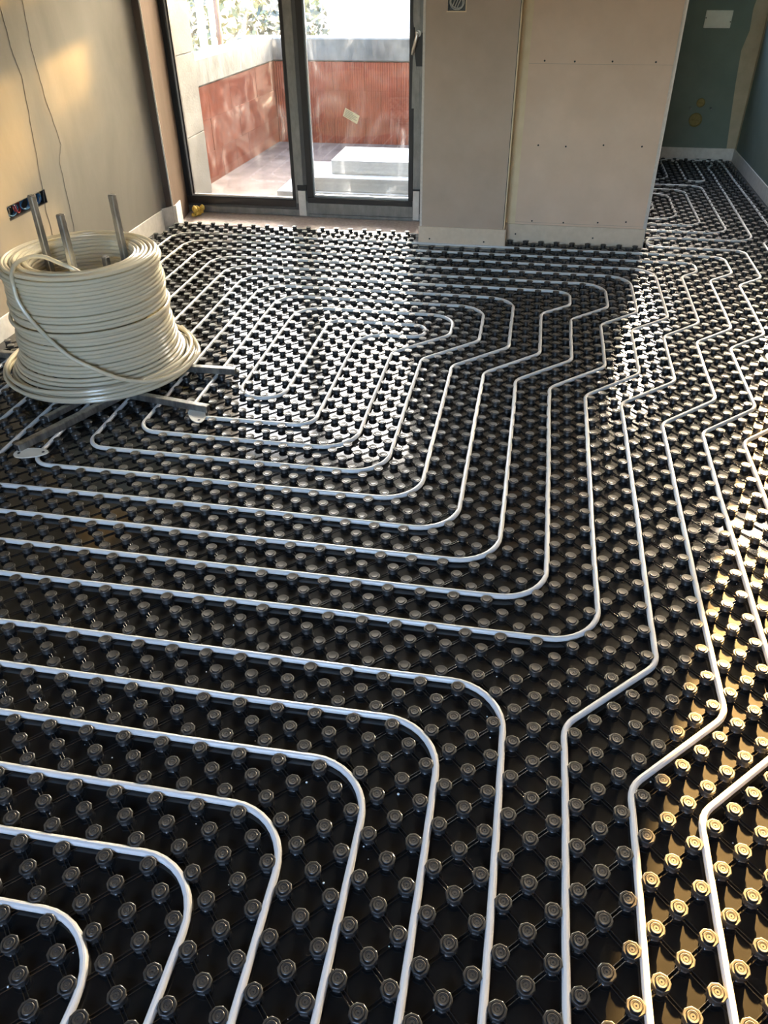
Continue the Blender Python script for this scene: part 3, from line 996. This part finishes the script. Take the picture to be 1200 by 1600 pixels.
def tube_sq(p0, p1, s=.030, name='arm'):
    o = MB().obox(np.array(p0) - np.array((CX, CY, 0)), np.array(p1) - np.array((CX, CY, 0)), s, s, up=(0, 0, 1) if abs(p0[2] - p1[2]) < .1 else (.3, 1, 0), bev=.003).build(name, M['steel'], stand)
    d = np.array(p1, float) - np.array(p0, float)
    d /= np.linalg.norm(d)
    q = np.array(p1) + d * .0005 - np.array((CX, CY, 0))
    MB().obox(q - d * .002, q, s * .80, s * .80, up=(0, 0, 1) if abs(d[2]) < .5 else (.3, 1, 0)).build('tube_end', M['dark_steel'], o)
    return o


tube_sq((-1.86, 2.300, TZ), (-1.235, 2.312, TZ))
tube_sq((-1.86, 2.300, TZ), (-2.515, 2.312, TZ))
tube_sq((-1.99, 2.085, TZ), (-1.232, 1.955, TZ))
tube_sq((-1.50, 2.350, TZ), (-1.852, 1.532, TZ))
tube_sq((-1.775, 2.00, TZ - .0015), (-1.862, 1.765, TZ - .0015), .026, 'inner_tube')
for p, zt in (((-2.03, 2.315), .772), ((-1.795, 2.118), .757), ((-1.715, 2.40), .765), ((-1.775, 2.345), .522)):
    tube_sq((p[0], p[1], .052), (p[0], p[1], zt), .026, 'post')
# cream foot plates at the ends of two arms
for (x, y), a in (((-1.795, 1.530), 1.15), ((-1.268, 1.918), -.15)):
    w, h = .066, .034
    th = np.linspace(0, 2 * PI, 25)[:-1]
    e = np.stack([w * np.sign(np.cos(th)) * np.abs(np.cos(th)) ** .8, h * np.sin(th) * (1 - .25 * np.cos(th))], 1)
    c, s = math.cos(a - .9), math.sin(a - .9)
    e = np.stack([e[:, 0] * c - e[:, 1] * s, e[:, 0] * s + e[:, 1] * c], 1) + np.array((x - CX, y - CY))
    n = len(e)
    v = [(p[0], p[1], .0208) for p in e] + [(p[0], p[1], .0248) for p in e]
    fp = MB().add(v, [tuple(range(n))[::-1], tuple(range(n, 2 * n))] + [(i, (i + 1) % n, (i + 1) % n + n, i + n) for i in range(n)]).build('foot_plate', M['foot_plate'], stand)
    for sgn in (-1, 1):
        MB().lathe([(.006, .0249), (.006, .0252)], 10, c=(x - CX + sgn * .046 * c, y - CY + sgn * .046 * s, 0)).build('bolt_hole', M['dark_steel'], fp)

# the coil: one continuous winding, outside up, over the top, inside down
loops = []
prof = [(.418, .0615), (.396, .063), (.384, .079), (.372, .095), (.361, .111), (.352, .127), (.345, .143), (.339, .159), (.335, .175)]
z = .191
while z < .535:
    prof.append((.331 - .012 * min(1, (z - .19) / .2) + RNG.uniform(-.005, .005), z))
    z += .0163
for r in np.arange(.314, .222, -.0168):
    prof.append((r, .549 + RNG.uniform(-.004, .004) - (.006 if r < .25 else 0)))
z = .538
while z > .075:
    prof.append((.216 + RNG.uniform(-.003, .003), z))
    z -= .0165
prof += [(.235, .0625), (.262, .0625), (.29, .0625), (.32, .0625), (.35, .0625)]
pr = np.array(prof)
# one loop that has slipped out half way up
pr[17, 0] += .013
NSEG = 64
tt = np.arange(0, (len(pr) - 1) * NSEG + 1) / NSEG
kk = np.minimum(tt.astype(int), len(pr) - 2)
fr_ = tt - kk
fr_s = np.clip((fr_ - .6) / .4, 0, 1)
rr = pr[kk, 0] * (1 - fr_s) + pr[kk + 1, 0] * fr_s
zz = pr[kk, 1] * (1 - fr_s) + pr[kk + 1, 1] * fr_s
th = tt * 2 * PI + 2.0
topf = np.clip((zz - .06) / .49, 0, 1)
wob = .0022 * np.sin(th * .37 + 1.3) + .0018 * np.sin(th * 1.13)
zz = zz + np.where((zz > .1) & (zz < .53), .0022 * np.sin(th * .71 + kk * 1.7), 0)
ox = .010 * topf * 1.0
pts = np.stack([ox + (rr + wob) * np.cos(th), -.012 * topf + (rr + wob) * np.sin(th), zz], 1)
coil = empty('pipe_coil', (CX, CY, 0))
tag(coil, 'tall coil of cream white plastic pipe on the steel stand', 'pipe coil')
MB().tube(pts, .0086, 8).build('winding', M['coil'], coil, smooth=True)
# loose loops lying round its foot
for r, z0, dz, ph, dx, dy in ((.421, .078, .010, .4, -.012, .004), (.407, .094, .012, 2.0, -.006, -.004)):
    a = np.linspace(0, 2 * PI, 73)[:-1]
    MB().tube(np.stack([dx + r * np.cos(a), dy + r * np.sin(a), z0 + dz * np.sin(a + ph)], 1), .0086, 8, closed=True).build('loose_loop', M['coil'], coil, smooth=True)
# loose end sweeping from the foot over the front into the top


def spline(P, n=10):
    P = np.array(P, float)
    Q = np.vstack([2 * P[0] - P[1], P, 2 * P[-1] - P[-2]])
    out = []
    for i in range(1, len(Q) - 2):
        for t_ in np.linspace(0, 1, n, endpoint=False):
            a_, b_, c_, d_ = Q[i - 1], Q[i], Q[i + 1], Q[i + 2]
            out.append(.5 * (2 * b_ + (c_ - a_) * t_ + (2 * a_ - 5 * b_ + 4 * c_ - d_) * t_ ** 2 + (3 * b_ - a_ - 3 * c_ + d_) * t_ ** 3))
    out.append(Q[-2])
    return np.array(out)


loose = [(-1.70, 2.12, .470), (-1.755, 2.085, .545), (-1.83, 2.075, .582), (-1.90, 2.095, .594), (-1.955, 2.085, .594), (-1.985, 2.030, .584),
         (-1.985, 1.985, .556), (-1.975, 1.962, .518), (-1.966, 1.950, .457), (-1.925, 1.940, .385), (-1.857, 1.926, .312), (-1.781, 1.922, .243),
         (-1.704, 1.934, .196), (-1.618, 1.966, .142), (-1.539, 2.02, .105), (-1.474, 2.10, .088), (-1.430, 2.22, .084), (-1.424, 2.36, .094), (-1.50, 2.50, .094), (-1.62, 2.64, .09)]
MB().tube(spline(loose) - np.array((CX, CY, 0)), .0086, 10).build('loose_end', M['coil'], coil, smooth=True)

# ------------------------------------------------------------------ crumbs of white foam on the mat
cr = MB()
spots = [(RNG.uniform(-1.2, 1.1), RNG.uniform(-.6, 2.6)) for _ in range(230)]
for x, y in spots:
    r = .0009 + .0030 * RNG.random() ** 3.5
    cr.lathe([(r * .6, 0), (r, r * .7), (r * .5, r * 1.4)], 6, c=(x, y, .0001))
tag(cr.build('foam_crumbs', M['crumb'], smooth=True), 'tiny white foam crumbs scattered over the black mat', 'crumbs', kind='stuff')

# ------------------------------------------------------------------ balcony
bfl = tag(MB().box((-2.80, 5.20, -.25), (-.55, 8.05, SLAB)).build('floor_balcony', M['balcony_floor']), 'reddish stained balcony screed', kind='structure')
# concrete wall end left of the door, cast in lifts
pil = empty('wall_balcony_left', (-2.80, 5.4, SLAB))
tag(pil, 'pale board marked concrete wall end left of the balcony', kind='structure')
for za, zb in ((SLAB, .417), (.421, .962), (.966, 1.5), (1.504, 2.8)):
    MB().box((-.20, -.19, za - SLAB), (.18, .292, zb - SLAB), .004).build('concrete_lift', M['concrete'], pil)

# clay block parapets: ribbed blocks laid one by one, concrete beam on top


def ribbed_block(L, H, D, rib=.023):
    """block with a vertically ribbed front at y = 0 facing -y"""
    n = max(2, int(L / rib))
    v, f = [], []
    xs = np.linspace(0, L, 2 * n + 1)
    ys = np.where(np.arange(2 * n + 1) % 2 == 0, 0.005, 0.0)
    ys[0] = ys[-1] = .005
    for x, y in zip(xs, ys):
        v += [(x, y, 0), (x, y, H)]
    k = len(xs)
    for i in range(k - 1):
        f.append((2 * i, 2 * i + 2, 2 * i + 3, 2 * i + 1))
    b0 = len(v)
    v += [(0, D, 0), (0, D, H), (L, D, 0), (L, D, H)]
    f += [(0, 1, b0 + 1, b0), (2 * k - 2, b0 + 2, b0 + 3, 2 * k - 1), (b0, b0 + 1, b0 + 3, b0 + 2)]
    f.append(tuple(2 * i + 1 for i in range(k)) + (b0 + 3, b0 + 1))
    return MB().add(v, f)


BL = .325
bmesh_full = ribbed_block(BL - .003, .247, .11).mesh('clay_block', M['brick'])
bmesh_half = ribbed_block(BL / 2 - .003, .247, .11).mesh('clay_block', M['brick'])
par_b = tag(empty('wall_parapet_back', (-2.66, 7.76, SLAB)), 'red ribbed clay block parapet at the back of the balcony', kind='structure')
par_l = tag(empty('wall_parapet_left', (-2.735, 5.70, SLAB)), 'red ribbed clay block parapet along the left of the balcony', kind='structure')
for course in range(3):
    z = -.012 + course * .2485
    x = -.04 if course % 2 == 0 else -.04 - BL / 2
    while x < 2.05:
        o = link('clay_block', bmesh_full, par_b, (x, RNG.uniform(-.002, .002), z))
        x += BL
    y = 2.04 if course % 2 else 2.04 + BL / 2
    while y > -.1:
        o = link('clay_block', bmesh_full, par_l, (RNG.uniform(-.002, .002), y - BL, z))
        o.rotation_euler = (0, 0, PI / 2)
        y -= BL
par_l.rotation_euler = (0, 0, -math.atan2(.085, 2.06))
MB().box((-.35, -.012, .737), (2.10, .23, .935), .012).build('ring_beam', M['concrete_beam'], par_b)
MB().box((-.23, -.15, .737), (.012, 2.30, .937), .012).build('ring_beam', M['concrete_beam'], par_l)

# white foam boards stacked on the balcony
for lab, (x0, y0, x1, y1, z0) in (('lowest white foam board of the stack on the balcony', (-1.965, 5.40, -.78, 5.95, SLAB + .001)),
                                 ('middle white foam board of the stack on the balcony', (-1.85, 5.44, -.74, 5.97, SLAB + .102)),
                                 ('topmost white foam board of the stack on the balcony', (-1.555, 5.56, -.66, 6.07, SLAB + .203))):
    o = MB().box((x0, y0, z0), (x1, y1, z0 + .100), .004).build('foam_board', M['eps'])
    tag(o, lab, 'foam board', 'white foam boards stacked on the balcony')

# ------------------------------------------------------------------ outside
gr = tag(MB().box((-40, 8.3, -3.3), (40, 70, -3.0)).box((-40, -40, -3.3), (40, -6, -3.0)).build('ground', M['ground']), kind='structure')


def leaves(name, n, lo, hi_, size, m, label, cat, seed):
    g = np.random.default_rng(seed)
    lo, hi_ = np.array(lo), np.array(hi_)
    c = lo + (hi_ - lo) * g.random((n, 3))
    mid_ = (lo + hi_) / 2
    q = (c - mid_) / ((hi_ - lo) / 2)
    keep = (np.abs(q) ** 3).sum(1) < 1.15
    c = c[keep]
    n = len(c)
    a = g.normal(size=(n, 3))
    a /= np.linalg.norm(a, axis=1, keepdims=True)
    b_ = np.cross(a, g.normal(size=(n, 3)))
    b_ /= np.linalg.norm(b_, axis=1, keepdims=True)
    s = size * g.uniform(.6, 1.3, (n, 1))
    V = np.stack([c - a * s, c - b_ * s * .42, c + a * s, c + b_ * s * .42], 1).reshape(-1, 3)
    me = bpy.data.meshes.new(name)
    me.from_pydata(V.tolist(), [], [(4 * i, 4 * i + 1, 4 * i + 2, 4 * i + 3) for i in range(n)])
    me.materials.append(m)
    root = empty(name, ((lo[0] + hi_[0]) / 2, (lo[1] + hi_[1]) / 2, -3))
    me.transform(Matrix.Translation(-Vector(root.location)))
    o = link('foliage', me, root)
    tag(o, kind='stuff')
    MB().lathe([(.06, 0), (.05, 1.6), (.02, 2.8)], 8).build('trunk', M['bark'], root)
    return tag(root, label, cat)


leaves('hedge', 2600, (-7.2, 10.6, -1.2), (-4.6, 12.2, 1.5), .06, M['leaf'], 'grey green hedge left beyond the balcony parapet', 'hedge', 1)
leaves('hedge', 2600, (-4.5, 11.2, -1.4), (-3.0, 12.6, 1.0), .06, M['leaf'], 'grey green bush in the middle beyond the parapet', 'bush', 2)
leaves('tree', 1500, (-6.4, 12.8, -.2), (-3.6, 14.3, 2.0), .10, M['leaf_yellow'], 'yellowish tree beyond the hedge', 'tree', 3)
tag(MB().box((-4.075, 9.45, -3), (-4.0, 9.52, 2.4), .006).build('white_post', M['post_white']), 'white post standing beyond the left parapet', 'post')
tag(MB().box((-3.935, 9.47, -3), (-3.875, 9.53, 2.4), .006).build('white_post', M['post_white']), 'thinner white post beside the brown pipe beyond the parapet', 'post')
tag(MB().lathe([(.032, -3), (.032, .72), (.038, .74), (.038, .78), (.032, .8), (.032, 2.4)], 14, c=(-3.835, 9.5, 0)).build('downpipe', M['post_brown'], smooth=True), 'brown downpipe beyond the left parapet', 'pipe')
hs = empty('white_house', (-1.6, 15, -3))
tag(hs, 'white rendered house wall beyond the balcony', 'house')
MB().box((-2.45, 0, 0), (1.0, .3, 4.4)).build('wall', M['white_render'], hs)
MB().box((-2.60, -.25, 4.4), (1.1, .5, 4.5), .01).build('eaves', M['white_render'], hs)
tag(MB().tube([(-3.3, 10.0, .60), (-2.75, 10.0, .90), (-2.2, 10.0, 1.35)], .010, 6).build('cable', M['steel'], smooth=True), 'thin grey cable slanting up beyond the right pane', 'cable')
# unseen frame added to cast the bars of shade on the left wall
cp = empty('shade_frame', (-.87, 9.0, -3))
tag(cp, 'unseen frame added to cast bars of shade on the left wall', 'shade_frame')
MB().box((-.55, 0, 0), (-.20, .25, 8.0)).build('wall', M['white_render'], cp)
MB().box((-.025, 0, 0), (.02, .05, 8.0)).build('post', M['post_white'], cp)
MB().box((.27, 0, 0), (1.40, .25, 6.4)).build('wall', M['white_render'], cp)
MB().obox((-.25, .03, 5.485), (.27, .03, 5.745), .06, .22, up=(0, 0, 1)).build('brace', M['post_white'], cp)
leaves('sun_dimmer_foliage', 9000, (3.0, 24.5, 4.2), (5.4, 26.5, 9.5), .065, M['leaf'], 'unseen foliage added to dim the sun on the left wall', 'tree', 5)  # leaf mass added out of view to weaken sun on the left wall
tag(MB().box((1.70, YB + .13, -3), (1.86, 9.9, 3.2)).build('wall_sun_blocker', M['white_render']), kind='structure')  # fin added out of view, keeps direct sun off the bath window
tag(MB().box((1.88, 5.49, 2.30), (3.6, 8.6, 2.45)).build('slab_sky_blocker', M['concrete']), 'unseen slab added to cut the high sky from the side window', kind='structure')  # added out of view so only low sky reaches the side window
nb = empty('far_sun_blocker', (5.0, 30, -3))  # distant mass added out of view, cuts sun from the lower left wall
tag(nb, 'distant unseen block added to shade the lower left wall', 'sun blocker')
MB().box((-2.2, 0, 0), (.44, 8, 9.9)).build('wall', M['white_render'], nb)
MB().box((-2.4, -.3, 9.9), (.5, 8.3, 10.1)).build('roof', M['concrete'], nb)
